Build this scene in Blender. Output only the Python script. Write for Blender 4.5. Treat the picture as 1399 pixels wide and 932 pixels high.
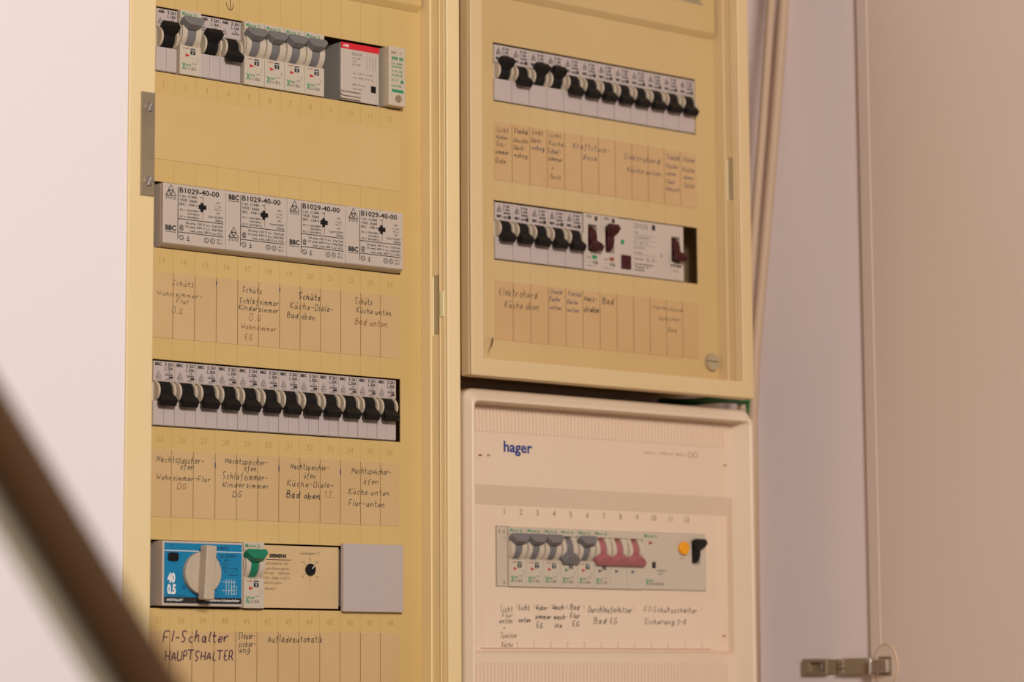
import bpy, math, random
from mathutils import Matrix, Vector
random.seed(4)
for o in list(bpy.data.objects): bpy.data.objects.remove(o)
S = bpy.context.scene
COL = S.collection
Z0 = 1970.0                      # scene is laid out in mm around the tall box; z = 0 there is this high above the floor

# ------------------------------------------------------------------ camera
CR = ((0.7707312, 0.6327872, -0.0745237), (-0.6371295, 0.7642527, -0.0999185), (-0.0062722, 0.1244915, 0.9922008))
CX = (-1004.45, -1604.69, -473.604)
FPX = 3745.34
cam = bpy.data.cameras.new('camera'); camo = bpy.data.objects.new('camera', cam); COL.objects.link(camo)
cam.sensor_fit = 'HORIZONTAL'; cam.sensor_width = 36.0; cam.lens = 36.0 * FPX / 1399
cam.clip_start = .05; cam.clip_end = 50
R = Matrix(CR)
m = Matrix.Identity(4)
for i in range(3):
    m[i][0] = CR[i][0]; m[i][1] = CR[i][2]; m[i][2] = -CR[i][1]
m[0][3], m[1][3], m[2][3] = CX[0] / 1000, CX[1] / 1000, (CX[2] + Z0) / 1000
camo.matrix_world = m
cam.dof.use_dof = True; cam.dof.focus_distance = 1.97; cam.dof.aperture_fstop = 6.6
S.camera = camo

# ------------------------------------------------------------------ light
S.view_settings.view_transform = 'Standard'; S.view_settings.look = 'None'
S.view_settings.exposure = 0.0; S.view_settings.gamma = 1.0; S.view_settings.use_curve_mapping = False
W = bpy.data.worlds.new('room'); S.world = W; W.use_nodes = True
W.node_tree.nodes['Background'].inputs[0].default_value = (1.0, .80, .66, 1)
W.node_tree.nodes['Background'].inputs[1].default_value = 0.17
def area(name, loc, target, size, power, color):
    l = bpy.data.lights.new(name, 'AREA'); l.shape = 'DISK'; l.size = size; l.energy = power; l.color = color
    o = bpy.data.objects.new(name, l); COL.objects.link(o)
    p = Vector((loc[0] / 1000, loc[1] / 1000, (loc[2] + Z0) / 1000)); t = Vector((target[0] / 1000, target[1] / 1000, (target[2] + Z0) / 1000))
    o.location = p; o.rotation_euler = (t - p).to_track_quat('-Z', 'Y').to_euler()
    return o
area('ceiling_lamp_offscreen', (-800, -2250, 430), (150, 0, -250), .55, 48.0, (1.0, .93, .89))   # the room's ceiling lamp, behind the photographer, about 2.4 m above the floor

# ------------------------------------------------------------------ pixel -> mm on a plane
def ray(u, v):
    a = ((u - 699.5) / FPX, 1.0, -(v - 466) / FPX)
    return [sum(CR[i][k] * a[k] for k in range(3)) for i in range(3)]
def at(u, v, y=0.0):
    d = ray(u, v); k = (y - CX[1]) / d[1]
    return tuple(CX[i] + k * d[i] for i in range(3))
def atx(u, v, x):
    d = ray(u, v); k = (x - CX[0]) / d[0]
    return tuple(CX[i] + k * d[i] for i in range(3))

# ------------------------------------------------------------------ materials
def lin(c):
    return tuple((v / 12.92 if v <= .04045 else ((v + .055) / 1.055) ** 2.4) for v in c)
def rgb(r, g, b): return lin((r / 255, g / 255, b / 255))
M = {}
def mat(name, col, rough=.45, metal=0.0, var=0.0, scale=8.0, col2=None, bump=0.0, bscale=300.0, spec=.5):
    mt = bpy.data.materials.new(name); mt.use_nodes = True
    nt = mt.node_tree; b = nt.nodes['Principled BSDF']
    b.inputs['Base Color'].default_value = (*col, 1); b.inputs['Roughness'].default_value = rough; b.inputs['Metallic'].default_value = metal
    b.inputs['Specular IOR Level'].default_value = spec
    if var > 0 or bump > 0:
        tc = nt.nodes.new('ShaderNodeTexCoord')
    if var > 0:
        n = nt.nodes.new('ShaderNodeTexNoise'); n.inputs['Scale'].default_value = scale; n.inputs['Detail'].default_value = 5
        nt.links.new(tc.outputs['Object'], n.inputs['Vector'])
        r = nt.nodes.new('ShaderNodeMapRange'); r.inputs[1].default_value = .3; r.inputs[2].default_value = .7; r.inputs[4].default_value = var
        nt.links.new(n.outputs['Fac'], r.inputs[0])
        mx = nt.nodes.new('ShaderNodeMix'); mx.data_type = 'RGBA'
        c2 = col2 if col2 else tuple(v * .6 for v in col)
        mx.inputs[6].default_value = (*col, 1); mx.inputs[7].default_value = (*c2, 1)
        nt.links.new(r.outputs[0], mx.inputs[0]); nt.links.new(mx.outputs[2], b.inputs['Base Color'])
    if bump > 0:
        n2 = nt.nodes.new('ShaderNodeTexNoise'); n2.inputs['Scale'].default_value = bscale; n2.inputs['Detail'].default_value = 3
        nt.links.new(tc.outputs['Object'], n2.inputs['Vector'])
        bp = nt.nodes.new('ShaderNodeBump'); bp.inputs['Strength'].default_value = bump; bp.inputs['Distance'].default_value = .001
        nt.links.new(n2.outputs['Fac'], bp.inputs['Height']); nt.links.new(bp.outputs[0], b.inputs['Normal'])
    M[name] = mt
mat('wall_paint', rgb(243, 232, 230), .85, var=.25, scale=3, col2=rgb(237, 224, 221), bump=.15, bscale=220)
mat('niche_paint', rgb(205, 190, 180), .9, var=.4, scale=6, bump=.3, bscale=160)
mat('board_white', rgb(238, 222, 218), .5, var=.4, scale=5, col2=rgb(228, 212, 204))
mat('door_white', rgb(238, 220, 208), .5, var=.4, scale=4, col2=rgb(230, 210, 194))
mat('board_edge', rgb(214, 186, 158), .7, var=.4, scale=20, col2=rgb(198, 166, 136))
mat('frame_yellow', rgb(238, 213, 164), .42, var=.5, scale=5, col2=rgb(228, 199, 138))
mat('panel_yellow', rgb(211, 180, 118), .42, var=.6, scale=7, col2=rgb(201, 165, 97))
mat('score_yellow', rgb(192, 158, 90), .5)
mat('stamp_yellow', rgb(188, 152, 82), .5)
mat('frame_tan', rgb(222, 195, 148), .42, var=.5, scale=5, col2=rgb(213, 184, 132))
mat('panel_tan', rgb(207, 178, 126), .42, var=.6, scale=7, col2=rgb(198, 165, 108))
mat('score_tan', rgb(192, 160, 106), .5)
mat('shell_white', rgb(230, 208, 182), .42, var=.4, scale=6, col2=rgb(222, 198, 168))
mat('shell_plate', rgb(228, 204, 178), .42, var=.3, scale=6, col2=rgb(220, 194, 166))
mat('stamp_white', rgb(166, 140, 116), .5)
mat('rust', rgb(150, 82, 44), .7)
mat('paper', rgb(206, 172, 124), .75, var=.6, scale=14, col2=rgb(195, 158, 104))
mat('paper_plain', rgb(210, 178, 120), .7, var=.5, scale=10, col2=rgb(202, 167, 104))
mat('paper_tan', rgb(204, 167, 120), .75, var=.6, scale=14, col2=rgb(193, 153, 102))
mat('paper_white', rgb(230, 206, 180), .75, var=.4, scale=14, col2=rgb(222, 196, 168))
mat('paper_line', rgb(150, 116, 62), .8)
mat('paper_line_red', rgb(176, 120, 88), .8)
mat('ink', rgb(60, 54, 50), .8)
mat('ink_faded', rgb(122, 100, 72), .8)
mat('ink_blue', rgb(62, 62, 92), .8)
mat('ink_purple', rgb(92, 62, 72), .7)
mat('ink_brown', rgb(142, 84, 52), .8)
mat('device_white', rgb(198, 182, 168), .4, var=.3, scale=30, col2=rgb(191, 173, 156))
mat('device_cream', rgb(200, 184, 162), .4, var=.3, scale=30, col2=rgb(193, 175, 149))
mat('device_pale', rgb(200, 185, 164), .4)
mat('device_grey', rgb(150, 144, 134), .5)
mat('tile_white', rgb(190, 174, 167), .38)
mat('cover_grey', rgb(186, 172, 164), .6, bump=.2, bscale=900)
mat('siemens_face', rgb(214, 182, 134), .5, var=.3, scale=20)
mat('toggle_black', (.008, .007, .007), .48, spec=.25)
mat('toggle_grey', rgb(118, 114, 113), .45, spec=.3)
mat('toggle_green', rgb(14, 120, 88), .38)
mat('toggle_pink', rgb(168, 98, 100), .4)
mat('toggle_brown', rgb(66, 22, 26), .42, spec=.3)
mat('knob_beige', rgb(190, 172, 149), .45)
mat('face_blue', rgb(14, 124, 168), .4)
mat('ink_navy', rgb(18, 60, 92), .5)
mat('print_black', rgb(38, 34, 34), .6)
mat('print_grey', rgb(120, 110, 102), .6)
mat('print_dark', rgb(84, 74, 66), .6)
mat('print_green', rgb(34, 138, 92), .6)
mat('print_white', rgb(232, 228, 222), .6)
mat('print_red', rgb(190, 36, 40), .6)
mat('print_rust', rgb(150, 70, 44), .6)
mat('print_blue', rgb(20, 52, 130), .5)
mat('print_teal', rgb(96, 116, 110), .6)
mat('stripe_red', rgb(214, 30, 44), .45)
mat('button_orange', rgb(240, 160, 22), .4)
mat('steel', rgb(168, 148, 120), .45, metal=.3, var=.6, scale=30, col2=rgb(124, 108, 88))
mat('steel_bright', rgb(214, 204, 194), .28, metal=.9)
mat('slot_metal', rgb(180, 164, 132), .5, metal=.2)
mat('clear_tab', rgb(236, 226, 180), .5)
mat('cable_beige', rgb(190, 162, 134), .6)
mat('wire_green', rgb(20, 104, 42), .4)
mat('rail_brown', rgb(66, 40, 12), .6, var=.6, scale=25, spec=.25)
mat('rail_grey', rgb(138, 127, 106), .5, var=.3, scale=25)
mat('rail_zinc', rgb(170, 170, 168), .4, metal=.7)
mat('cup_beige', rgb(236, 216, 198), .5)

# ------------------------------------------------------------------ mesh collector (mm)
class MB:
    def __init__(self): self.v = []; self.f = []
    def add(self, vs, fs):
        b = len(self.v); self.v += [tuple(p) for p in vs]; self.f += [tuple(i + b for i in f) for f in fs]; return self
    def box(self, x0, x1, y0, y1, z0, z1):
        if x0 > x1: x0, x1 = x1, x0
        if y0 > y1: y0, y1 = y1, y0
        if z0 > z1: z0, z1 = z1, z0
        vs = [(x, y, z) for x in (x0, x1) for y in (y0, y1) for z in (z0, z1)]
        return self.add(vs, [(0, 1, 3, 2), (4, 6, 7, 5), (0, 4, 5, 1), (2, 3, 7, 6), (0, 2, 6, 4), (1, 5, 7, 3)])
    def prism_x(self, poly, x0, x1):          # poly of (y, z)
        n = len(poly); vs = [(x0, y, z) for y, z in poly] + [(x1, y, z) for y, z in poly]
        return self.add(vs, [tuple(range(n))[::-1], tuple(range(n, 2 * n))] + [(i, (i + 1) % n, n + (i + 1) % n, n + i) for i in range(n)])
    def prism_y(self, poly, y0, y1):          # poly of (x, z), y0 = front
        n = len(poly); vs = [(x, y0, z) for x, z in poly] + [(x, y1, z) for x, z in poly]
        return self.add(vs, [tuple(range(n)), tuple(range(n, 2 * n))[::-1]] + [(i, n + i, n + (i + 1) % n, (i + 1) % n) for i in range(n)])
    def disc(self, cx, cz, r, y0, y1, n=28, rz=None, a0=0.0):
        rz = rz or r
        return self.prism_y([(cx + r * math.cos(a0 + 2 * math.pi * k / n), cz + rz * math.sin(a0 + 2 * math.pi * k / n)) for k in range(n)], y0, y1)
    def ring(self, cx, cz, r0, r1, y0, y1, n=28):
        a = [(math.cos(2 * math.pi * k / n), math.sin(2 * math.pi * k / n)) for k in range(n)]
        vs = [(cx + r * c, y, cz + r * s) for y in (y0, y1) for r in (r0, r1) for c, s in a]
        fs = []
        for k in range(n):
            j = (k + 1) % n
            fs += [(k, j, n + j, n + k), (n + k, n + j, 3 * n + j, 3 * n + k), (2 * n + k, 3 * n + k, 3 * n + j, 2 * n + j), (k, 2 * n + k, 2 * n + j, j)]
        return self.add(vs, fs)
    def loft(self, secs):                       # list of equal rings of points
        n = len(secs[0]); vs = [p for s in secs for p in s]; fs = [tuple(range(n))[::-1], tuple(range((len(secs) - 1) * n, len(secs) * n))]
        for i in range(len(secs) - 1):
            for k in range(n):
                j = (k + 1) % n; fs.append((i * n + k, i * n + j, (i + 1) * n + j, (i + 1) * n + k))
        return self.add(vs, fs)
    def tube(self, pts, r, n=12):
        P = [Vector(p) for p in pts]; secs = []
        for i, p in enumerate(P):
            t = (P[min(i + 1, len(P) - 1)] - P[max(i - 1, 0)]).normalized()
            a = t.cross(Vector((0, 1, 0)) if abs(t.y) < .9 else Vector((1, 0, 0))).normalized(); b = t.cross(a)
            secs.append([tuple(p + a * r * math.cos(2 * math.pi * k / n) + b * r * math.sin(2 * math.pi * k / n)) for k in range(n)])
        return self.loft(secs)
    def slotted(self, cx, cz, r, y0, y1, gap, ang, n=12):     # screw head cut in two by a real slot, on a thin base
        c, s_ = math.cos(ang), math.sin(ang); ym = y0 + (y1 - y0) * .65
        for sg in (1, -1):
            a0 = math.asin(gap / 2 / r)
            pl = [(r * math.cos(a0 + (math.pi - 2 * a0) * k / n), sg * r * math.sin(a0 + (math.pi - 2 * a0) * k / n)) for k in range(n + 1)]
            if sg < 0: pl = pl[::-1]
            self.prism_y([(cx + x * c - z * s_, cz + x * s_ + z * c) for x, z in pl], y0, y1)
        return self.disc(cx, cz, r * .98, ym, y1, 24)
    def holed(self, x0, x1, z0, z1, holes, y0, y1):   # flat plate in xz with rectangular holes, front y0
        xs = sorted({x0, x1} | {min(max(h[k], x0), x1) for h in holes for k in (0, 1)}); zs = sorted({z0, z1} | {min(max(h[k], z0), z1) for h in holes for k in (2, 3)})
        solid = lambda i, j: 0 <= i < len(xs) - 1 and 0 <= j < len(zs) - 1 and not any(h[0] - 1e-6 <= xs[i] and xs[i + 1] <= h[1] + 1e-6 and h[2] - 1e-6 <= zs[j] and zs[j + 1] <= h[3] + 1e-6 for h in holes)
        idx = {}; vs = []; fs = []
        def V(i, j, y):
            k = (i, j, y)
            if k not in idx: idx[k] = len(vs); vs.append((xs[i], y, zs[j]))
            return idx[k]
        for i in range(len(xs) - 1):
            for j in range(len(zs) - 1):
                if not solid(i, j): continue
                fs.append((V(i, j, y0), V(i + 1, j, y0), V(i + 1, j + 1, y0), V(i, j + 1, y0)))
                fs.append((V(i, j, y1), V(i, j + 1, y1), V(i + 1, j + 1, y1), V(i + 1, j, y1)))
                for (di, dj, a, b) in ((-1, 0, (i, j), (i, j + 1)), (1, 0, (i + 1, j + 1), (i + 1, j)), (0, -1, (i + 1, j), (i, j)), (0, 1, (i, j + 1), (i + 1, j + 1))):
                    if not solid(i + di, j + dj): fs.append((V(*a, y0), V(*b, y0), V(*b, y1), V(*a, y1)))
        return self.add(vs, fs)
    def shift(self, dx=0, dy=0, dz=0):
        self.v = [(x + dx, y + dy, z + dz) for x, y, z in self.v]; return self
    def xform(self, mtx):
        self.v = [tuple(mtx @ Vector(p)) for p in self.v]; return self
    def build(self, name, material, parent=None, bevel=0.0, smooth=False, seg=2):
        me = bpy.data.meshes.new(name); me.from_pydata([(x / 1000, y / 1000, z / 1000) for x, y, z in self.v], [], self.f); me.update()
        me.materials.append(M[material]); o = bpy.data.objects.new(name, me); COL.objects.link(o)
        if parent is not None: o.parent = parent
        if smooth:
            for p in me.polygons: p.use_smooth = True
        if bevel > 0:
            b = o.modifiers.new('bevel', 'BEVEL'); b.width = bevel / 1000; b.segments = seg; b.limit_method = 'ANGLE'; b.angle_limit = math.radians(40)
            if smooth is not None:
                for p in me.polygons: p.use_smooth = True
                w = o.modifiers.new('normals', 'WEIGHTED_NORMAL'); w.keep_sharp = True
        if parent is None: o.location.z = Z0 / 1000
        return o
def thing(name, label, cat, loc, group=None):
    o = bpy.data.objects.new(name, None); COL.objects.link(o); o.empty_display_size = .02
    o.location = (loc[0] / 1000, loc[1] / 1000, (loc[2] + Z0) / 1000)
    o['label'] = label; o['category'] = cat
    if group: o['group'] = group
    return o
def tag(o, label, cat, group=None):
    o['label'] = label; o['category'] = cat
    if group: o['group'] = group
    return o
def struct(o): o['kind'] = 'structure'; return o
def copy_thing(root, loc, label=None, group=None):
    r = root.copy(); COL.objects.link(r); r.location = (loc[0] / 1000, loc[1] / 1000, (loc[2] + Z0) / 1000)
    if label: r['label'] = label
    if group: r['group'] = group
    for ch in list(root.children):
        c = ch.copy(); COL.objects.link(c); c.parent = r
        for g in list(ch.children):
            d = g.copy(); COL.objects.link(d); d.parent = c
    return r

# ------------------------------------------------------------------ printed lettering (built-in font) and pen strokes
_tc = {}
def glyphs(s, bold):
    k = (s, bold)
    if k not in _tc:
        c = bpy.data.curves.new('t', 'FONT'); c.body = s; c.size = 1.0; c.resolution_u = 2; c.offset = bold; c.fill_mode = 'FRONT'
        o = bpy.data.objects.new('t', c); COL.objects.link(o)
        bpy.context.view_layer.update()
        me = o.evaluated_get(bpy.context.evaluated_depsgraph_get()).to_mesh()
        vs = [(v.co.x, v.co.y) for v in me.vertices]; fs = [tuple(p.vertices) for p in me.polygons]
        o.evaluated_get(bpy.context.evaluated_depsgraph_get()).to_mesh_clear()
        bpy.data.objects.remove(o); bpy.data.curves.remove(c)
        _tc[k] = (vs, fs)
    return _tc[k]
CAP = .70
def text(mb, s, x, z, h, width=None, bold=0.0, y=-.12, align='L'):
    vs, fs = glyphs(s, bold)
    if not vs: return
    x0 = min(v[0] for v in vs); x1 = max(v[0] for v in vs); k = h / CAP
    kx = k if width is None else width / (x1 - x0)
    w = (x1 - x0) * kx
    ox = x if align == 'L' else (x - w / 2 if align == 'C' else x - w)
    mb.add([(ox + (a - x0) * kx, y, z + b * k) for a, b in vs], fs)
def stroke(mb, pts, w, y=-.12, round_=True):
    P = [Vector((p[0], p[1])) for p in pts]
    if round_ and len(P) > 2:
        Q = [P[0]]
        for i in range(len(P) - 1):
            a, b = P[i], P[i + 1]
            if i > 0: Q.append(a * .78 + b * .22)
            if i < len(P) - 2: Q.append(a * .22 + b * .78)
        Q.append(P[-1]); P = Q
    L = []; Rr = []
    for i, p in enumerate(P):
        t = (P[min(i + 1, len(P) - 1)] - P[max(i - 1, 0)])
        t = t.normalized() if t.length > 1e-9 else Vector((1, 0)); n = Vector((-t.y, t.x)) * w / 2
        L.append(p + n); Rr.append(p - n)
    vs = [(p.x, y, p.y) for p in L] + [(p.x, y, p.y) for p in Rr]; n = len(P)
    mb.add(vs, [(i + n, i + n + 1, i + 1, i) for i in range(n - 1)])
G = {'a': "46 26 14 22 32 46/46 42 52", 'b': "19 12/14 36 54 32 12", 'c': "45 36 14 22 42", 'd': "46 26 14 22 32 46/59 42 52", 'e': "14 44 46 26 13 22 43", 'f': "59 38 32 20/16 46",
     'g': "46 26 14 22 32 46/46 41 20 00", 'h': "29 12/14 36 46 42 52", 'i': "16 12 22/18 28", 'k': "19 12/46 14 42", 'l': "29 13 22", 'm': "16 12/14 26 36 32/34 46 56 52 62", 'n': "16 12/14 36 46 42 52",
     'o': "36 14 22 42 45 36", 'p': "16 10/15 36 54 32 13", 'r': "16 12/14 36 46", 's': "46 26 14 43 32 12", 't': "29 23 32 42/16 46", 'u': "16 13 22 32 46/46 42 52", 'w': "16 22 35 42 56", 'z': "16 46 12 42/24 44",
     'A': "12 39 52/24 44", 'B': "12 19/19 49 46 16/16 46 54 42 12", 'D': "12 19 49 55 42 12", 'E': "49 19 12 42/15 35", 'F': "59 19 12/15 45", 'G': "58 39 15 22 42 55 35", 'H': "12 19/52 59/15 55", 'I': "22 39",
     'K': "12 19/59 15 52", 'L': "29 12 42", 'M': "12 19 35 59 52", 'N': "12 19 52 59", 'P': "12 19 49 45 15", 'R': "12 19 49 45 15/35 52", 'S': "58 39 18 25 44 32 12", 'T': "09 69/39 32", 'U': "19 13 22 42 53 59",
     'W': "19 22 36 52 69", '1': "17 39 32", '2': "18 39 47 12 52", '3': "18 39 47 25 43 22 12", '8': "36 18 39 47 14 22 43 36", '-': "15 45", '.': "22 32", '+': "15 45/33 37", ',': "22 11"}
G['\u00fc'] = G['u'] + "/28 29/48 49"; G['\u00f6'] = G['o'] + "/28 29/48 49"
def hand(mb, s, x, z, width, cap, pen=.42, y=-.16, slant=.12):
    adv = 0; out = []
    for ch in s:
        if ch == ' ': adv += 3.2; continue
        st = [[(int(p[0]), int(p[1]) - 2) for p in k.split()] for k in G[ch].split('/')]
        mx = max(p[0] for k in st for p in k); jy = random.uniform(-.35, .35); js = random.uniform(.9, 1.1)
        for k in st: out.append([(adv + p[0] + slant * p[1] + random.uniform(-.15, .15), p[1] * js + jy + random.uniform(-.15, .15)) for p in k])
        adv += mx + .9
    kx = width / max(adv - .5, 1); kz = cap / 7
    for k in out: stroke(mb, [(x + a * kx, z + b * kz) for a, b in k], pen, y)
def tri(mb, x, z, w, h, y=-.12): mb.add([(x, y, z), (x + w, y, z - h / 2), (x, y, z - h)], [(2, 1, 0)])
def rect(mb, x0, x1, z0, z1, y=-.12): mb.add([(x0, y, z0), (x1, y, z0), (x1, y, z1), (x0, y, z1)], [(0, 1, 2, 3)])
def tri_logo(mb, cx, z, w, h, pen=.35, y=-.12):
    stroke(mb, [(cx - w / 2, z), (cx, z + h), (cx + w / 2, z), (cx - w / 2, z)], pen, y, False)
    stroke(mb, [(cx - w / 4, z + h / 2), (cx + w / 4, z + h / 2), (cx, z), (cx - w / 4, z + h / 2)], pen * .8, y, False)

# ================================================================== STRUCTURE
YW = 85.0                                     # back of the niche
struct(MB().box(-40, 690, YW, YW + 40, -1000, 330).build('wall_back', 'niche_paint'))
struct(MB().box(-1600, -37.5, -28.8, YW + 40, -1970, 700).build('wall_left', 'wall_paint'))
struct(MB().box(666, 684, -50, YW, -1000, 330).build('wall_right', 'board_white', bevel=.6))
struct(MB().box(-37.5, 666, -28.8, YW, 150, 330).build('wall_top', 'wall_paint'))
# open cupboard door, hinged on the right board
TH = math.radians(75)
dd = Vector((-math.cos(TH), -math.sin(TH), 0)); dn = Vector((-math.sin(TH), math.cos(TH), 0))   # along the door / its inner normal
DP = Vector((660.3, -53, 0))
DM = Matrix(((dd.x, -dn.x, 0, DP.x), (dd.y, -dn.y, 0, DP.y), (0, 0, 1, 0), (0, 0, 0, 1)))      # local x along, y outwards, z up
door = struct(MB().box(0, 470, 0, 18, -1000, 330).xform(DM).build('door_1', 'door_white'))
MB().box(-.8, 14.5, -.35, 18.3, -999, 329).xform(DM).build('edge_strip', 'door_white', door)

# ================================================================== BOXES
def holes_for(ox, top, rows, w=216.0, h=45.8, x_in=0): return [(ox + x_in - .4, ox + w + .4, top - p - h - .5, top - p + .5) for p in rows]
def frame_box(name, label, x0, x1, z0, z1, ix0, ix1, iz0, iz1, yf, yp, yb, m_frame, m_panel, holes, step_z, slots):
    t = thing(name, label, 'fuse box', ((x0 + x1) / 2, yb, z0), None)
    ox, oy, oz = -(x0 + x1) / 2, -yb, -z0
    fr = MB()
    fr.holed(x0, x1, z0, z1, [(ix0, ix1, iz0, iz1)], yf, yf + 3)           # front rim
    for I_, ya, yb_ in ((0, yf + 3, yf + 13), (8, yf + 11, yb)):             # short flange, then the narrower body behind it
        X0, X1, Z0_, Z1_ = x0 + I_, x1 - I_, z0 + I_, z1 - I_
        for (a, b, c, d) in ((X0, X0 + 2.5, Z0_, Z1_), (X1 - 2.5, X1, Z0_, Z1_), (X0 + 2.5, X1 - 2.5, Z0_, Z0_ + 2.5), (X0 + 2.5, X1 - 2.5, Z1_ - 2.5, Z1_)):
            fr.box(a, b, ya, yb_, c, d)
    fr.holed(x0 + 2, x1 - 2, z0 + 2, z1 - 2, [(x0 + 9, x1 - 9, z0 + 9, z1 - 9)], yf + 11, yf + 13)
    for (a, b, c, d) in ((ix0 - 2, ix0, iz0 - 2, iz1 + 2), (ix0, ix1, iz0 - 2, iz0), (ix0, ix1, iz1, iz1 + 2)):
        fr.box(a, b, yf + 3, yp + 8, c, d)                                  # inner walls of the recess
    # right inner wall with the lock slot
    (sz0, sz1, sy0, sy1) = slots
    w = MB().holed(yf + 3, yp + 8, iz0 - 2, iz1 + 2, [(sy0, sy1, sz0, sz1)], 0, 2.0)
    w.v = [(ix1 + y, x, z) for x, y, z in w.v]; w.f = [f[::-1] for f in w.f]
    fr.add(w.v, w.f)
    fr.box(x0 + 10.5, x1 - 10.5, yb - 3, yb, z0 + 10.5, z1 - 10.5)
    fr.shift(ox, oy, oz).build('frame', m_frame, t, bevel=1.0)
    # raised steps on the right inner wall
    MB().box(ix1 - 1.6, ix1, sy1 + .8, yp, iz0, iz1).shift(ox, oy, oz).build('wall_step', m_frame, t, bevel=.4)
    MB().box(ix1 - .8, ix1, sy0 - 1.6, sy0 - .6, iz0, iz1).shift(ox, oy, oz).build('wall_ridge', m_frame, t, bevel=.3)
    MB().box(ix1 + .2, ix1 + 1.6, sy0 - 2, sy1 + 2, sz0 - 3, sz1 + 3).shift(ox + .9, oy, oz).build('lock_plate', 'slot_metal', t)
    pm = MB().holed(ix0, ix1, iz0, step_z, holes, yp, yp + 1.4)
    pn = pm.shift(ox, oy, oz).build('cover_panel', m_panel, t, bevel=.25)
    # upper field of the cover stands proud above a sloping edge
    MB().box(ix0, ix1, yp, yp + 1.4, step_z, iz1).shift(ox, oy, oz).build('upper_sheet', m_panel, pn)
    MB().prism_x([(yp - 4, step_z + 4.5), (yp + .2, step_z - .5), (yp + .2, iz1), (yp - 4, iz1)], ix0, ix1 - 3.5).shift(ox, oy, oz).build('upper_field', m_panel, pn, bevel=.8)
    for h in holes:
        MB().box(h[0] - 6, h[1] + 6, yp + 50.5, yp + 54, (h[2] + h[3]) / 2 - 17, (h[2] + h[3]) / 2 + 17).shift(ox, oy, oz).build('mounting_rail', 'rail_zinc', t)
        MB().box(h[0] + 10, h[0] + 30, yp + 54, yb - 3, (h[2] + h[3]) / 2 - 8, (h[2] + h[3]) / 2 + 8).box(h[1] - 30, h[1] - 10, yp + 54, yb - 3, (h[2] + h[3]) / 2 - 8, (h[2] + h[3]) / 2 + 8).shift(ox, oy, oz).build('rail_bracket', 'rail_zinc', t)
    return t, pn, (ox, oy, oz)

def label_strip(t, off, name_mat, x0, x1, z0, z1, yp, cols, writings, line_mat, th=.35):
    ox, oy, oz = off
    s = MB().box(x0, x1, yp - th, yp, z0, z1).shift(*off).build('label_strip', name_mat, t)
    if cols:
        lm = MB(); rect(lm, -.3, .3, z0 + oz, z1 + oz, yp - th - .06 + oy); l0 = None
        for c in cols:
            if l0 is None: l0 = lm.build('column_line', line_mat, s); o = l0
            else: o = l0.copy(); COL.objects.link(o)
            o.location.x = (c + ox) / 1000
    by = {}
    for w in writings: by.setdefault(w[5] if len(w) > 5 else 'ink', []).append(w)
    for ink, ws in by.items():
        for w in ws:
            hm = MB(); p = at(w[1], w[2], yp); q = at(w[3], w[2], yp)
            pen = w[6] if len(w) > 6 else .45
            hand(hm, w[0], p[0], p[2], q[0] - p[0], w[4] / 1.88, pen, yp - th - .12)
            hm.shift(*off).build('handwriting', ink, s)
    return s

# ---- tall left box
LR = [0, 124.6, 249.2, 373.8]
lh = holes_for(0, 0, LR, 216.6, 45.7, -2)
LB, LP, LOFF = frame_box('fuse_box', 'tall yellowed fuse box with four rows of devices beside pale wall', -37.2, 250.3, -560, 90, -16.2, 238, -548, 78, -29.8, 0, YW,
                         'frame_yellow', 'panel_yellow', lh, 31, (-215.5, -171.5, -20, -12))
col = [18 * k for k in range(1, 12)]
label_strip(LB, LOFF, 'paper_plain', -2, 216, -108, -62, 0, None, [], 'paper_line')
label_strip(LB, LOFF, 'paper', -2, 215.6, -233.6, -187.5, 0, col, [
    ('Sch\u00fctz', 234, 389.7, 264, 8, 'ink_faded'), ('Wohnzimmer-', 213, 402.5, 276, 6, 'ink_faded'), ('Flur', 240, 414, 258, 7, 'ink_faded'), ('D.G', 234, 428, 249, 8, 'ink_faded'),
    ('Sch\u00fctz', 330, 399, 357, 8), ('Schlafzimmer', 326, 413.5, 380, 8), ('Kinderzimmer', 325, 423, 380, 7), ('D.G', 339, 438, 356, 9, 'ink_brown'), ('Wohnzimmer', 328, 449, 377, 7, 'ink_brown'), ('EG', 333.5, 464, 344, 8, 'ink_brown'),
    ('Sch\u00fctz', 407, 408, 437, 8, 'ink', .65), ('K\u00fcche-Diele-', 395, 421, 455, 9), ('Bad oben', 391, 434, 430, 8),
    ('Sch\u00fctz', 484, 414.6, 508, 8), ('K\u00fcche unten', 486, 427, 534, 8), ('Bad unten', 484, 443, 529, 9, 'ink_brown')], 'paper_line')
label_strip(LB, LOFF, 'paper', -2, 215.4, -357.5, -311.5, 0, col, [
    ('Nachtspeicher-', 213, 631, 278, 9), ('\u00f6fen', 245, 641, 264.5, 8), ('Wohnzimmer-Flur', 212.5, 655, 287, 7), ('DG', 240.7, 668, 254, 8, 'ink_brown'),
    ('Nachtspeicher-', 306.5, 633, 365.6, 8), ('\u00f6fen', 332, 643, 350, 8), ('Schlafzimmer-', 303, 654, 365, 9), ('Kinderzimmer', 303, 665, 366.5, 7), ('DG', 316, 678.6, 329.5, 8),
    ('Nachtspeicher-', 396, 640.5, 449, 8), ('\u00f6fen', 413.5, 653.5, 431, 8), ('K\u00fcche-Diele-', 391, 664, 455, 8), ('Bad oben', 390, 680, 437, 9, 'ink', .65), ('1.2.', 442, 679, 456, 8, 'ink_brown'),
    ('Nachtspeicher-', 479.5, 646.5, 534, 8), ('\u00f6fen', 495, 661, 517, 8), ('K\u00fcche unten', 475, 675, 531.5, 8), ('Flur-unten', 475, 691, 525, 8)], 'paper_line')
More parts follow.
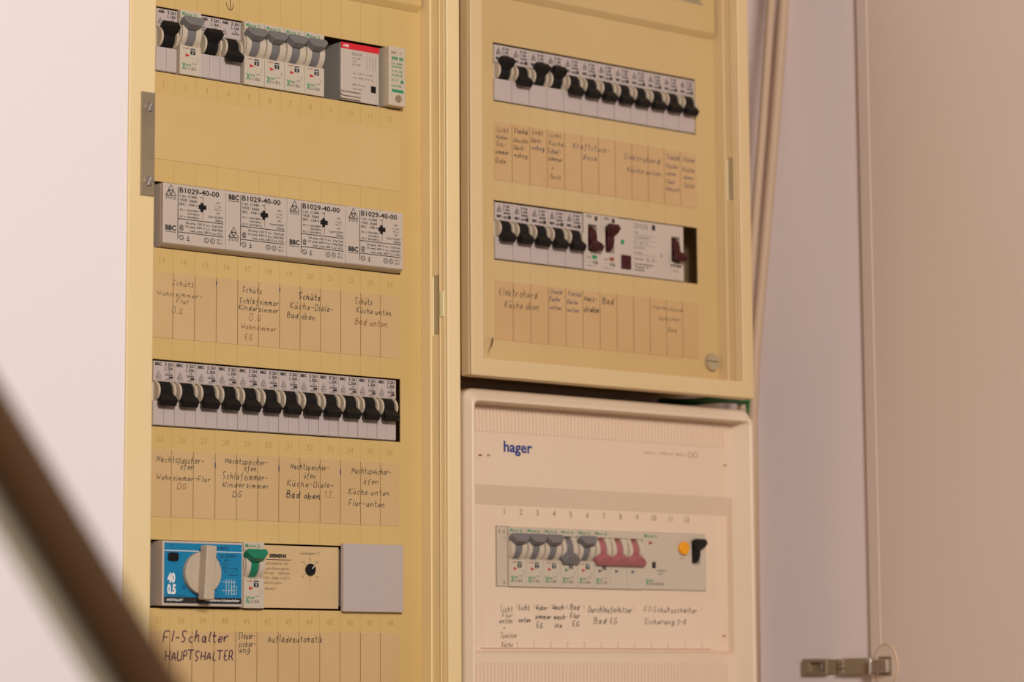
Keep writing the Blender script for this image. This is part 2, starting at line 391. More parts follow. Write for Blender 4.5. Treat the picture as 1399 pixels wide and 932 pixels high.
label_strip(LB, LOFF, 'paper', -2, 215.4, -482, -435.5, 0, col, [
    ('FI-Schalter', 221, 877, 311, 14, 'ink_purple', 1.0), ('HAUPTSHALTER', 224, 902, 318, 12, 'ink_purple', 1.0),
    ('Steuer-', 324.7, 873, 348, 9), ('sicher-', 324.7, 884, 349, 8), ('ung', 324.7, 892, 340.6, 8), ('Aufladeautomatik', 364.5, 877.5, 440, 9)], 'paper_line')
# faint scored columns and stamped numbers of the cover
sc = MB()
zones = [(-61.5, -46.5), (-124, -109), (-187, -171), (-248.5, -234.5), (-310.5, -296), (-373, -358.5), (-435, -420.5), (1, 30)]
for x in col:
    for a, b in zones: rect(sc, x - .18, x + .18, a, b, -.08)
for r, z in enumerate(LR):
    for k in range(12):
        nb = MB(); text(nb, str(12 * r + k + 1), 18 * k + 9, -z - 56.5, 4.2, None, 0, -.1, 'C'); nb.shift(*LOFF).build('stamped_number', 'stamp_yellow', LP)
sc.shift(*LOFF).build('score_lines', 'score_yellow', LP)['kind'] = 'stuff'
# pen ticks and arrow drawn on the cover
pk = MB(); a = at(314.5, 0, 0); b = at(314.5, 14, 0)
stroke(pk, [(a[0], a[2] + 8), (b[0], b[2])], .5, -.15); stroke(pk, [(b[0] - 3.6, b[2] + 5), (b[0] - 2, b[2] + .6), (b[0], b[2]), (b[0] + 2, b[2] + 1), (b[0] + 2.8, b[2] + 5)], .5, -.15)
pk.shift(*LOFF).build('pen_arrow', 'print_black', LP)
for x, z0_, z1_ in ((54, -193, -190), (108, -193, -190), (54, -322, -318), (108, -322, -318), (162, -322, -318)):
    pk = MB(); stroke(pk, [(x, z0_), (x, z1_)], .9, -.5); pk.shift(*LOFF).build('pen_tick', 'ink_blue', LP)
# steel latch plate with two slotted screws on the left rim
lp = MB().box(-28.0, -17.2, -31.2, -29.8, -141.5, -69.8).shift(*LOFF).build('latch_plate', 'steel', LB, bevel=.3)
for z in (-80, -131.5):
    MB().slotted(-22.3, z, 3.2, -32.8, -31.2, .9, 1.15).shift(*LOFF).build('screw', 'steel_bright', lp)
MB().box(237.2, 238.4, -25.5, -20.2, -203, -184).shift(*LOFF).build('latch_tab', 'clear_tab', LB, bevel=.3)

# ---- upper right box
UX, UY, UZ = 323.3, 19.4, 24.7
UR_ROWS = [0, 125.2]
uh = holes_for(UX, UZ, UR_ROWS, 216.2, 45.8)
UB, UP, UOFF = frame_box('fuse_box', 'tan fuse box with two rows of devices above the white fuse box', 278.5, 576.0, -242, 125, 290.6, 563.5, -228.3, 113, -7.5, UY, YW,
                         'frame_tan', 'panel_tan', uh, 62, (-76, -41, .6, 7.5))
ucol = [UX + 18 * k for k in range(1, 12)]
label_strip(UB, UOFF, 'paper_tan', UX, UX + 216, UZ - 108.5, UZ - 62.5, UY, ucol, [
    ('Licht', 678, 180, 694, 8), ('Wohn-', 676.5, 189, 695, 7), ('Ess-', 678, 199, 690, 7), ('zimmer', 675.5, 209.4, 694.6, 7), ('Diele', 676, 222, 690, 8),
    ('Steckd', 701.5, 181, 720, 7, 'ink', .6), ('Dusche', 701, 193.7, 720, 7), ('Dach-', 701, 204, 717, 7), ('wohng', 701, 214, 719.6, 7),
    ('Licht', 726, 183, 741, 7), ('Dach-', 725, 194, 740, 7), ('wohng', 725, 204, 743, 7, 'ink_blue'),
    ('Licht', 749, 187, 766, 8), ('K\u00fcche,', 749, 197.4, 771, 7), ('Schlaf-', 747.5, 209, 766, 8, 'ink_blue'), ('zimmer', 748, 219, 768, 7), ('+', 751, 233, 756, 8, 'ink_faded'), ('Dusch', 751, 243.5, 766, 7, 'ink_faded'),
    ('Kraftsteck-', 781.7, 202, 832, 9, 'ink_blue'), ('dose', 794.5, 217, 814.8, 8, 'ink_blue'),
    ('Elektroherd', 852, 217, 901, 9, 'ink_blue'), ('K\u00fcche unten', 856, 234.4, 903, 8, 'ink_blue'),
    ('Steckd', 910, 217, 927, 8, 'ink_blue'), ('K\u00fcche', 910, 229, 925, 7, 'ink_blue'), ('unten', 910, 239, 923, 6, 'ink_blue'), ('Sp\u00fcl', 909.5, 250, 921, 6, 'ink_blue'), ('masch.', 909.5, 260, 930, 7, 'ink_blue'),
    ('Steckd', 931.6, 220, 948, 7, 'ink_blue'), ('K\u00fcche', 931.6, 233.6, 948, 7, 'ink_blue'), ('oben', 932.5, 244, 946, 6, 'ink_blue'), ('Sp\u00fcle', 933.6, 255, 948, 7, 'ink_blue')], 'paper_line')
label_strip(UB, UOFF, 'paper_tan', UX, UX + 216, UZ - 233.7, UZ - 187.7, UY, ucol, [
    ('Elektroherd', 681, 403, 733.6, 11), ('K\u00fcche oben', 688.6, 419.6, 736, 10),
    ('Steckd', 750.6, 400.8, 767, 7, 'ink_blue'), ('K\u00fcche', 750, 411, 764, 7, 'ink_blue'), ('unten', 750, 422, 767, 6, 'ink_blue'),
    ('Steckd', 775, 403.8, 793, 7, 'ink_blue'), ('K\u00fcche', 774, 415, 788.5, 7, 'ink_blue'), ('unten', 774, 425.6, 791, 6, 'ink_blue'),
    ('Heiz-', 797.5, 411, 815.5, 8, 'ink', .6), ('strahler', 796.7, 425.6, 818.5, 8, 'ink', .6), ('Bad', 822, 415, 838, 10, 'ink', .6),
    ('Warmwasser', 890, 421.8, 934.7, 6, 'ink_faded'), ('speicher', 899, 436.7, 929, 7, 'ink_faded'), ('Bad', 912, 453.4, 923.6, 7, 'ink_faded')], 'paper_line')
sc = MB()
for x in ucol:
    for a, b in ((UZ - 62, UZ - 46.5), (UZ - 124.5, UZ - 109), (UZ - 187, UZ - 171.5)): rect(sc, x - .16, x + .16, a, b, UY - .08)
sc.shift(*UOFF).build('score_lines', 'score_tan', UP)['kind'] = 'stuff'
# faint grey-green print on the upper field
pm = MB(); p = at(922, 3, UY - 4); q = at(960, 8, UY - 4)
text(pm, 'STRIEBEL', p[0], (p[2] + q[2]) / 2 + 1.5, 5, q[0] - p[0], .01, UY - 4.15)
pm.shift(*UOFF).build('printed_name', 'print_teal', UP)
# turn-lock at the lower right, small dark catch at the lower left
p = at(971, 495, UY)
MB().slotted(p[0], p[2], 7.0, UY - 3.0, UY, 1.8, 0).shift(*UOFF).build('turn_lock', 'slot_metal', UB)
p = at(663, 468, 6); q = at(674, 463.5, UY)
MB().loft([[(p[0] + 8, 8, -217 - 1.2), (p[0] + 8, 8, -217 + 1.2), (p[0] + 9, 9.5, -217 + 1.2), (p[0] + 9, 9.5, -217 - 1.2)], [(q[0] - 1, UY - .5, -209 - 1.2), (q[0] - 1, UY - .5, -209 + 1.2), (q[0], UY, -209 + 1.2), (q[0], UY, -209 - 1.2)]]).shift(*UOFF).build('catch', 'toggle_black', UB)

# ---- lower right white box
BX, BY, BZ = 334.8, 33.7, -351.9
BF = 12.0                                     # front plane of its rim
tl = at(646, 546, BF); tr = at(1029.5, 556, BF)
bx0, bx1, bz1, bz0 = tl[0] - 4.5, tr[0] + .8, at(646, 530, BF + 6)[2], -560.0
BB = thing('fuse_box', 'white ribbed fuse box with one row of devices below the tan fuse box', 'fuse box', ((bx0 + bx1) / 2, YW, bz0))
BOFF = (-(bx0 + bx1) / 2, -YW, -bz0)
fr = MB()
UPY = 27.0                                    # plane of the upper field
def rrect(x0, x1, z0, z1, r, y, n=5):            # rounded rectangle as a ring of points
    out = []
    for cx, cz, a0 in ((x1 - r, z1 - r, 0), (x0 + r, z1 - r, 90), (x0 + r, z0 + r, 180), (x1 - r, z0 + r, 270)):
        for k in range(n + 1):
            a = math.radians(a0 + 90 * k / n); out.append((cx + r * math.cos(a), y, cz + r * math.sin(a)))
    return out
inn = (bx0 + 10.5, bx1 - 13, bz0 + 12, bz1 - 11.5)
SR = [rrect(bx0, bx1, bz0, bz1, 9, YW), rrect(bx0, bx1, bz0, bz1, 9, BF + 7), rrect(bx0 + .5, bx1 - .3, bz0 + .6, bz1 - .6, 9, BF + 5.4),
      rrect(bx0 + 4, bx1 - 1.6, bz0 + 7.4, bz1 - 7.4, 5, BF + .5), rrect(bx0 + 4.8, bx1 - 2.4, bz0 + 8.2, bz1 - 8.2, 5, BF), rrect(bx0 + 6.2, bx1 - 4.2, bz0 + 9.6, bz1 - 9.6, 4, BF), rrect(bx0 + 6.9, bx1 - 5.2, bz0 + 10.3, bz1 - 10.3, 4, BF + .7), rrect(*inn, 2.5, UPY), rrect(*inn, 2.5, UPY + 10)]
nn = len(SR[0]); base = [p for r_ in SR for p in r_]
fr.add(base, [(i * nn + k, i * nn + (k + 1) % nn, (i + 1) * nn + (k + 1) % nn, (i + 1) * nn + k) for i in range(len(SR) - 1) for k in range(nn)])
fr.box(bx0 + 1, bx1 - 1, YW - 2, YW - .5, bz0 + 1, bz1 - 1)
fo = fr.shift(*BOFF).build('shell', 'shell_white', BB)
stp0 = at(680, 663, UPY)[2]; stp1 = at(680, 690, BY)[2]; lo0 = at(680, 889, BY)[2]; lo1 = at(680, 893, UPY)[2]
plx1 = inn[1] + .5
up = MB().box(inn[0], inn[1], UPY, UPY + 2.5, stp0, inn[3]).build  # upper field
uo = up('upper_field', 'shell_plate', None); uo.parent = BB; uo.location = (BOFF[0] / 1000, BOFF[1] / 1000, BOFF[2] / 1000)
MB().prism_x([(UPY, stp0), (BY, stp1), (BY + 2, stp1), (UPY + 2.5, stp0)], inn[0], inn[1]).shift(*BOFF).build('slope_band', 'shell_plate', BB)
bh = [(BX - .3, BX + 222.5, BZ - 46.4, BZ)]
BPL = MB().holed(inn[0], plx1, lo0, stp1, bh, BY, BY + 2.5).shift(*BOFF).build('device_plate', 'shell_plate', BB, bevel=.3)
px = at(976, 760, BY)[0]
MB().box(px, px + .7, BY - .5, BY + .2, lo0 + 1, stp1 - 1).shift(*BOFF).build('plate_edge', 'shell_plate', BPL)
MB().box(inn[0], inn[1], UPY, UPY + 2.5, inn[2], lo1).prism_x([(UPY, lo1), (BY, lo0), (BY + 2, lo0), (UPY + 2.5, lo1)], inn[0], inn[1]).shift(*BOFF).build('lower_field', 'shell_plate', BB)
MB().box(BX - 6, BX + 226, BY + 50.5, BY + 51.3, BZ - 40, BZ - 6).shift(*BOFF).build('mounting_rail', 'rail_zinc', BB)
rz1 = inn[3] - 2; rz0 = at(700, 592, UPY)[2]; qz1 = at(700, 905, UPY)[2]; qz0 = bz0 + 12
ribm = None; ribm2 = None
n = int((inn[1] - 8 - inn[0]) / 3.6)
for k in range(n):                                             # ribs of the upper and lower field: one object each
    xx = inn[0] + 5 + 3.6 * k
    if ribm is None:
        r1 = MB().box(-.8, .8, -.9, .3, rz0 - rz1, 0).build('rib', 'shell_plate', BB); r2 = MB().box(-.8, .8, -.9, .3, qz0 - qz1, 0).build('rib', 'shell_plate', BB); ribm, ribm2 = r1, r2
    else:
        r1 = ribm.copy(); COL.objects.link(r1); r2 = ribm2.copy(); COL.objects.link(r2)
    r1.location = ((xx + BOFF[0]) / 1000, (UPY + BOFF[1]) / 1000, (rz1 + BOFF[2]) / 1000); r2.location = ((xx + BOFF[0]) / 1000, (UPY + BOFF[1]) / 1000, (qz1 + BOFF[2]) / 1000)
lg = MB(); p = at(688, 617, UPY); q = at(727, 617, UPY)
text(lg, 'hager', p[0], p[2], 8.3, q[0] - p[0], .024, UPY - .15)
lg.shift(*BOFF).build('maker_logo', 'print_blue', BB)
lg = MB(); p = at(880, 620, UPY); q = at(938, 620, UPY)
text(lg, 'Volta 1 - IP30 3C 400V~', p[0], p[2], 2.2, q[0] - p[0], 0, UPY - .15)
lg.ring(q[0] + 4, p[2] + 1.6, 1.9, 2.5, UPY - .2, UPY).ring(q[0] + 10, p[2] + 1.6, 1.9, 2.5, UPY - .2, UPY)
lg.shift(*BOFF).build('rating_print', 'stamp_white', BB)
for k in range(12):
    nm = MB(); p = at(689 + 22.69 * k, 704.5, BY); text(nm, str(k + 1), p[0], BZ + 9.5, 4.4, None, .02, BY - .12, 'C'); nm.shift(*BOFF).build('printed_number', 'stamp_white', BPL)
bl = label_strip(BB, BOFF, 'paper_white', at(661, 850, BY)[0], at(985, 850, BY)[0] - 5, at(680, 886, BY)[2], at(680, 824, BY)[2], BY, None, [
    ('Licht', 683, 835.8, 700, 9), ('Flur', 685, 843.6, 700, 7, 'ink_faded'), ('unten', 681, 851.6, 700, 8), ('+', 685, 861, 690, 7, 'ink_faded'), ('Speicher', 683, 871.7, 706, 8, 'ink_faded'), ('K\u00fcche', 684.5, 884, 700, 8, 'ink_faded'),
    ('Licht', 707.7, 833.7, 723, 8, 'ink', .6), ('unten', 707.7, 850, 724.6, 7, 'ink', .6), ('Wohn-', 731, 833.7, 749, 8, 'ink', .6), ('zimmer', 730, 845.7, 752.6, 7, 'ink', .6), ('EG', 732, 858, 741, 8, 'ink', .6),
    ('Wasch-', 754, 833, 772, 8, 'ink', .6), ('masch-', 756, 846, 774, 7, 'ink', .6), ('ine', 757, 857.5, 767, 7, 'ink', .6), ('Bad', 778, 833, 791, 8, 'ink', .6), ('Flur', 778, 845, 792, 8, 'ink', .6), ('EG', 781, 856, 790.6, 8, 'ink', .6),
    ('Durchlauferhitzer', 802.6, 836.5, 863, 9, 'ink', .55), ('Bad EG', 810, 852, 842.6, 9, 'ink', .55), ('FI-Schutzschalter', 879, 836.5, 951.7, 8, 'ink', .55), ('Sicherung 3-8', 879, 852.7, 936.5, 8, 'ink', .55)], 'paper_line_red')
zt = at(680, 824, BY)[2]; zb = at(680, 886, BY)[2]
for k in range(12):
    xx = at(706 + 22.9 * k, 850, BY)[0]
    for a, b in ((zb + .3, zb + 5.5), (zt - 4, zt)):
        tk = MB(); rect(tk, xx - .22, xx + .22, a, b, BY - .42); tk.shift(*BOFF).build('tick_mark', 'paper_line_red', bl)
tk = MB(); rect(tk, at(656, 880, BY)[0], at(970, 880, BY)[0], zb - .2, zb + .3, BY - .42)
tk.shift(*BOFF).build('base_line', 'paper_line_red', bl)
for u, v, mt in ((655.5, 622, 'rust'), (667, 622, 'stamp_white'), (990, 636, 'rust'), (989, 869, 'rust')):
    yy = BY if v > 700 else UPY; p = at(u, v, yy)
    MB().disc(p[0], p[2], 3.8 if mt == 'rust' else 2.2, yy - .35, yy + 1, 24).shift(*BOFF).build('screw_cap', 'shell_plate', BB, bevel=.2)
    MB().box(p[0] - 1.6, p[0] + 1.6, yy - .45, yy, p[2] - .7, p[2] + .7).shift(*BOFF).build('screw_slot', mt, BB)

# ================================================================== DEVICES
def lever(mb, cx, cy, cz, ang, secs):
    a = math.radians(ang); d = (-math.cos(a), math.sin(a)); p = (math.sin(a), math.cos(a)); S_ = []
    for q in secs:
        r, w, t = q[:3]; y, z = cy + d[0] * r, cz + d[1] * r; v = q[3] if len(q) > 3 else w
        if len(q) > 3 and ang < 0: w, v = v, w
        S_.append([(cx - v / 2, y - p[0] * t / 2, z - p[1] * t / 2), (cx + v / 2, y - p[0] * t / 2, z - p[1] * t / 2), (cx + w / 2, y + p[0] * t / 2, z + p[1] * t / 2), (cx - w / 2, y + p[0] * t / 2, z + p[1] * t / 2)])
    mb.loft(S_)
def hexbar(mb, cx, cy, cz, ang, r0, r1, w, lowcut=4.0):
    a = math.radians(ang); d = (-math.cos(a), math.sin(a)); p = (math.sin(a), math.cos(a)); k = 1 if ang > 0 else -1
    poly = [(-w / 2 + .8, 3.8), (w / 2 - .8, 3.8), (w / 2, 2.6), (w / 2, .4), (w / 2 - lowcut, -3.6 if lowcut > 2 else -1.2), (-w / 2 + lowcut, -3.6 if lowcut > 2 else -1.2), (-w / 2, .4), (-w / 2, 2.6)]
    mb.loft([[(cx + x, cy + d[0] * r + p[0] * q * k, cz + d[1] * r + p[1] * q * k) for x, q in poly] for r in (r0, r1)])
def drum(mb, cx, w, cy, cz, r, n=20): mb.prism_x([(cy + r * math.cos(2 * math.pi * k / n), cz + r * math.sin(2 * math.pi * k / n)) for k in range(n)], cx - w / 2, cx + w / 2)
def arc(cy, cz, r, a0, a1, n=9):               # arc points (y,z) bulging to -y, angles from -y axis, upwards positive
    return [(cy - r * math.cos(math.radians(a0 + (a1 - a0) * k / n)), cz + r * math.sin(math.radians(a0 + (a1 - a0) * k / n))) for k in range(n + 1)]
BREAK = {}
def breaker(style, ang, loc, label, group=None, w=17.5):
    """miniature breaker, origin at lower left of its face; style 'old','abb','ur'"""
    key = (style, ang, w)
    if key in BREAK: return copy_thing(BREAK[key], loc, label, group)
    t = thing('circuit_breaker', label, 'breaker', loc, group); BREAK[key] = t
    e = .14; x1 = w - e; H = 44.6; zl, zu = 17.2, 30.6
    if style == 'abb': zl, zu = 17.2, 31.5
    if style == 'ur': zl, zu = 17.5, 30.5
    b = MB(); lo = [(50, 0), (.6, 0)]
    prof_flat = [(50, 0), (.9, 0), (.9, zl), (2.2, zl + .3), (2.2, zu - .3), (.4, zu), (.4, H), (50, H)]
    prof_slot = [(50, 0), (.9, 0), (.9, zl), (7, zl + .5), (7, zu - .5), (.4, zu), (.4, H), (50, H)]
    cz = (zl + zu) / 2; rr = (zu - zl) / 2 + .1
    prof_ridge = [(50, 0), (.9, 0), (.9, zl)] + arc(2.2, cz, rr, -68, 68, 12) + [(.4, zu), (.4, H), (50, H)]
    c = w / 2
    b.prism_x(prof_flat, e, c - 7.2); b.prism_x(prof_ridge, c - 7.2, c - 5.6); b.prism_x(prof_slot, c - 5.6, c + 5.6); b.prism_x(prof_ridge, c + 5.6, c + 7.2); b.prism_x(prof_flat, c + 7.2, x1)
    b.build('body', 'device_cream', t)
    # flat print plate above, marker tile(s) below
    MB().box(e + .1, x1 - .1, 0, .6, zu + .3, H - .2).build('print_plate', 'tile_white', t, bevel=.15)
    if style == 'ur': MB().box(e + .15, x1 - .15, 0, 1.2, .3, zl).build('marker_tile', 'tile_white', t, bevel=.25)
    else:
        MB().box(e + .15, c - .12, 0, 1.2, .3, zl).build('marker_tile', 'tile_white', t, bevel=.25); MB().box(c + .12, x1 - .15, 0, 1.2, .3, zl).build('marker_tile', 'tile_white', t, bevel=.25)
    tg = MB(); drum(tg, c, 10.6, 5.0, cz, 8.0)
    lever(tg, c, 5.0, cz, ang, [(4, 10.6, 8), (9.4, 10.6, 7.4), (11.0, 13.0, 6.4), (15.0, 13.0, 5.0)])
    tg.build('toggle', 'toggle_black', t, bevel=.5)
    p = MB(); g = MB(); y = -.1
    if style in ('old', 'abb'):
        text(p, 'ABB' if style == 'abb' else 'BBC', 1.3, 41.6, 2.0, 5.2, .05, y)
        text(p, 'S 261', 9.2, 41.6, 2.2, 6.8, .03, y); text(p, 'L 16A' if style == 'abb' else 'L 20A', 9.2, 38.6, 2.2, 6.8, .03, y)
        text(p, '~ 50', 10.6, 36.5, 1.3, 3.6, .01, y); text(p, '230/400', 9.4, 34.7, 1.4, 6.4, .03, y)
        if style == 'old':
            tri_logo(p, 4.2, 33.4, 4.2, 4.6, .42, y); text(g, 'STOTZ', 2, 31.6, 1.2, 4.6, .02, y); rect(p, 12.6, 16, 33.0, 34.4, y); text(g, '6000 3', 10, 31.6, 1.4, 5.6, .03, y)
        else: tri_logo(p, 3.4, 34.2, 3.8, 4.2, .42, y)
    else:
        tri_logo(p, 4.4, 37.4, 4.2, 5.4, .75, y); text(p, 'S 161', 8.4, 41.2, 1.9, 6.6, .05, y); text(p, 'L 16A', 8.4, 38.5, 1.9, 6.6, .05, y)
        text(p, '230/400', 8.6, 35.9, 1.5, 7, .05, y); text(p, 'BBC', 1.8, 32.8, 2.0, 5.2, .06, y); text(p, '6000', 8.2, 32.4, 1.8, 4.4, .04, y); rect(p, 13, 16, 32.2, 35, y)
    p.build('lettering', 'print_black', t); g.build('lettering', 'print_grey', t)
    return t
SLIM = {}
def slim(tcol, ang, loc, label, group=None, tri_mat='print_red', poles=1, code='B16'):
    """newer slim breaker with broad bar toggle"""
    key = (tcol, ang, tri_mat, poles, code)
    if key in SLIM: return copy_thing(SLIM[key], loc, label, group)
    t = thing('circuit_breaker', label, 'breaker', loc, group); SLIM[key] = t
    W_ = 17.5 * poles; e = .12; H = 46.2; b = MB(); tg = MB(); tm = MB()
    for k in range(poles):
        x = 17.5 * k; c = x + 8.4
        flat = [(50, 0), (0, 0), (0, 20.5), (1.2, 21.4)]
        up = [(0, 40.5), (0, H), (50, H)]
        wall = flat + arc(8.5, 30.5, 11.0, -55, 30, 8) + [(1.0, 39.6)] + up
        wall2 = flat + arc(9.5, 30.5, 10.0, -55, 30, 8) + [(1.6, 39.6)] + up
        slot = flat[:3] + [(6.5, 23), (8.5, 38)] + up
        b.prism_x(wall2, x + e, x + .9); b.prism_x(wall, x + .9, c - 3.6); b.prism_x(slot, c - 3.6, c + 3.6); b.prism_x(wall, c + 3.6, x + 16.6); b.prism_x(wall2, x + 16.6, x + 17.5 - e)
        drum(tg, c, 6.4, 8.5, 30.5, 10.2, 26)
        hexbar(tg, c, 8.5, 30.5, ang, 10.2, 16.4, 16.9)
        tri(tm if k == 0 else tm, x + 4.6, 15.2, 3.9, 2.6, -.1)
    if poles > 1: hexbar(tg, W_ / 2 - .3, 8.5, 30.5, ang, 11, 16.6, W_ - .6, 1.0)
    b.build('body', 'device_pale', t, bevel=.18)
    tg.build('toggle', tcol, t, bevel=.4)
    tm.build('arrow_mark', tri_mat, t)
    gr = MB(); gy = MB(); bk = MB()
    text(gr, 'M', 1.4, 42.6, 2.2, 2.1, .03, -.1); text(gr, 'OELLER', 3.7, 42.6, 1.5, 6.4, .02, -.1); gr.ring(12.4, 43.5, .8, 1.15, -.12, 0, 16); stroke(gr, [(11.6, 42.3), (13.2, 42.3)], .35, -.1)
    gr.build('lettering', 'print_green', t); gr = MB()
    text(gr, 'X', 1.6, 3.6, 4.6, 3.3, .035, -.1); text(gr, 'pole', 5.0, 6.6, 1.5, 4.0, .03, -.1)
    text(gy, 'PLS6', 5.0, 3.6, 2.0, 3.6, 0, -.1); text(gy, code, 9.6, 3.6, 2.2, 3.8, .03, -.1); text(gy, '230/400V', 9.8, 7.8, 1.1, 4.2, 0, -.1)
    rect(bk, 8.6, 12.6, 14.8, 19.2, -.1); rect(bk, 14.4, 14.8, 11.6, 12.4, -.1); rect(bk, 14.4, 14.8, 10, 10.8, -.1)
    rd = MB(); text(rd, '0-OFF', 2.6, 18.4, 1.0, 4.6, .02, -.1)
    wh = MB(); text(wh, '10000', 9.0, 17.4, 1.0, 3.2, .02, -.16); text(wh, '3', 10.6, 15.3, 1.5, None, .03, -.16, 'C')
    gr.build('lettering', 'print_green', t); gy.build('lettering', 'print_grey', t); bk.build('rating_mark', 'print_black', t); rd.build('lettering', 'print_rust', t); wh.build('rating_figures', 'print_white', t)
    return t

DN, UPA = -36, 36
ORD = ['first', 'second', 'third', 'fourth', 'fifth', 'sixth', 'seventh', 'eighth', 'ninth', 'tenth', 'eleventh', 'twelfth']
# --- left box, first row
zr = -45.3
breaker('abb', UPA, (2.4, 0, zr), 'breaker with raised black toggle at the row end just above the steel latch plate', None)
slim('toggle_grey', 27, (20.7, -2.5, zr - .4), 'single grey bar toggle breaker between black toggle breakers in yellowed box')
breaker('abb', UPA, (38.6, 0, zr), 'breaker with raised black toggle under the pen arrow')
breaker('abb', DN, (56.1, 0, zr), 'breaker with lowered black toggle beside the run of four grey toggles')
for k in range(4):
    slim('toggle_grey', 27, (75.0 + 17.6 * k, -2.5, zr - .4), 'grey bar toggle breaker, %s from the red striped module, in the run of four' % ORD[3 - k], 'run of four grey toggle breakers')
# relay with the red stripe
t = thing('relay_module', 'grey sided module with red stripe across its top and small black window', 'relay', (162.2, 1.2, -45.0))
MB().box(0, 35.0, 0, 49, 0, 43.5).build('body', 'device_grey', t, bevel=.4)
MB().box(.1, 34.9, -1.2, 0, 0, 43.3).build('front_plate', 'device_white', t, bevel=.3)
MB().box(0, 35, -1.5, -.9, 38.9, 43.4).build('red_stripe', 'stripe_red', t)
MB().box(-.6, 17, -1.8, -1.2, .8, 7.2).box(-.6, 17, -3.4, -1.8, .8, 1.8).box(-.6, 17, -3.4, -1.8, 3.2, 5.0).box(-.6, 17, -3.4, -1.8, 6.4, 7.2).build('label_clip', 'device_white', t, bevel=.2)
MB().box(27.4, 32, -1.5, -1.1, 8.6, 13.6).build('window', 'toggle_black', t, bevel=.3)
p = MB(); text(p, 'ABB', 1.4, 40.1, 2.0, 5.6, .02, -1.65); p.build('lettering', 'print_white', t)
p = MB()
for s_, x, z, w_, h in (('ESB 20-20', 10.2, 34.8, 8.8, 1.9), ('AC-1 20A', 10.4, 32, 7.5, 1.3), ('AC-3', 10.4, 29.7, 4, 1.3), ('IEC 1095', 10.4, 27.2, 7.2, 1.3), ('A1', 11, 20.6, 3, 1.3), ('230 V 4 kW', 15.6, 20.6, 14, 1.3), ('AC3', 11, 17.4, 3.6, 1.3), ('400 V 9 A', 15.6, 17.4, 14, 1.3), ('Made Europe', 10.8, 12.2, 11.6, 1.2), ('Stotz 4085', 10.8, 9, 9, 1.2)):
    text(p, s_, x, z, h, w_, .01, -1.32)
for x in (23.4, 26, 28.6, 31.2): stroke(p, [(x, 36), (x + (.5 if x < 30 else 0), 30), (x, 25)], .28, -1.32, False)
p.build('lettering', 'print_grey', t)
t = thing('surge_module', 'narrow cream module with green print and round screw', 'module', (200.6, -8.0, -45.4))
MB().box(0, 15.6, 0, 58, 0, 45.2).build('body', 'device_cream', t, bevel=.7)
p = MB()
for s_, z, h, w_, b_ in (('390 90', 34.6, 2.6, 11, .05), ('Uc 280', 31.2, 1.6, 10, .02), ('50/60Hz', 28.8, 1.6, 10, .02), ('Y In 20', 25.4, 1.7, 10, .02), ('A kA 8', 22.4, 1.7, 10, .02), ('Up 1,2', 18.8, 1.6, 6, .02), ('L/N PE', 14.2, 1.7, 9, .02)): text(p, s_, 2.2, z, h, w_, b_, -.1)
rect(p, 2.6, 13.4, 10.2, 12.4, -.1); p.disc(12, 18.6, 1.6, -.1, 0, 5); p.build('lettering', 'print_green', t)
p = MB(); text(p, 'DEHN', 1.8, 39.4, 1.6, 4.6, .03, -.1); text(p, '2', 10.4, 39.4, 1.6, None, .02, -.1); p.build('lettering', 'print_grey', t)
MB().slotted(8.4, 5.6, 2.7, -1.0, 0, .7, 1.57).build('screw', 'steel', t)

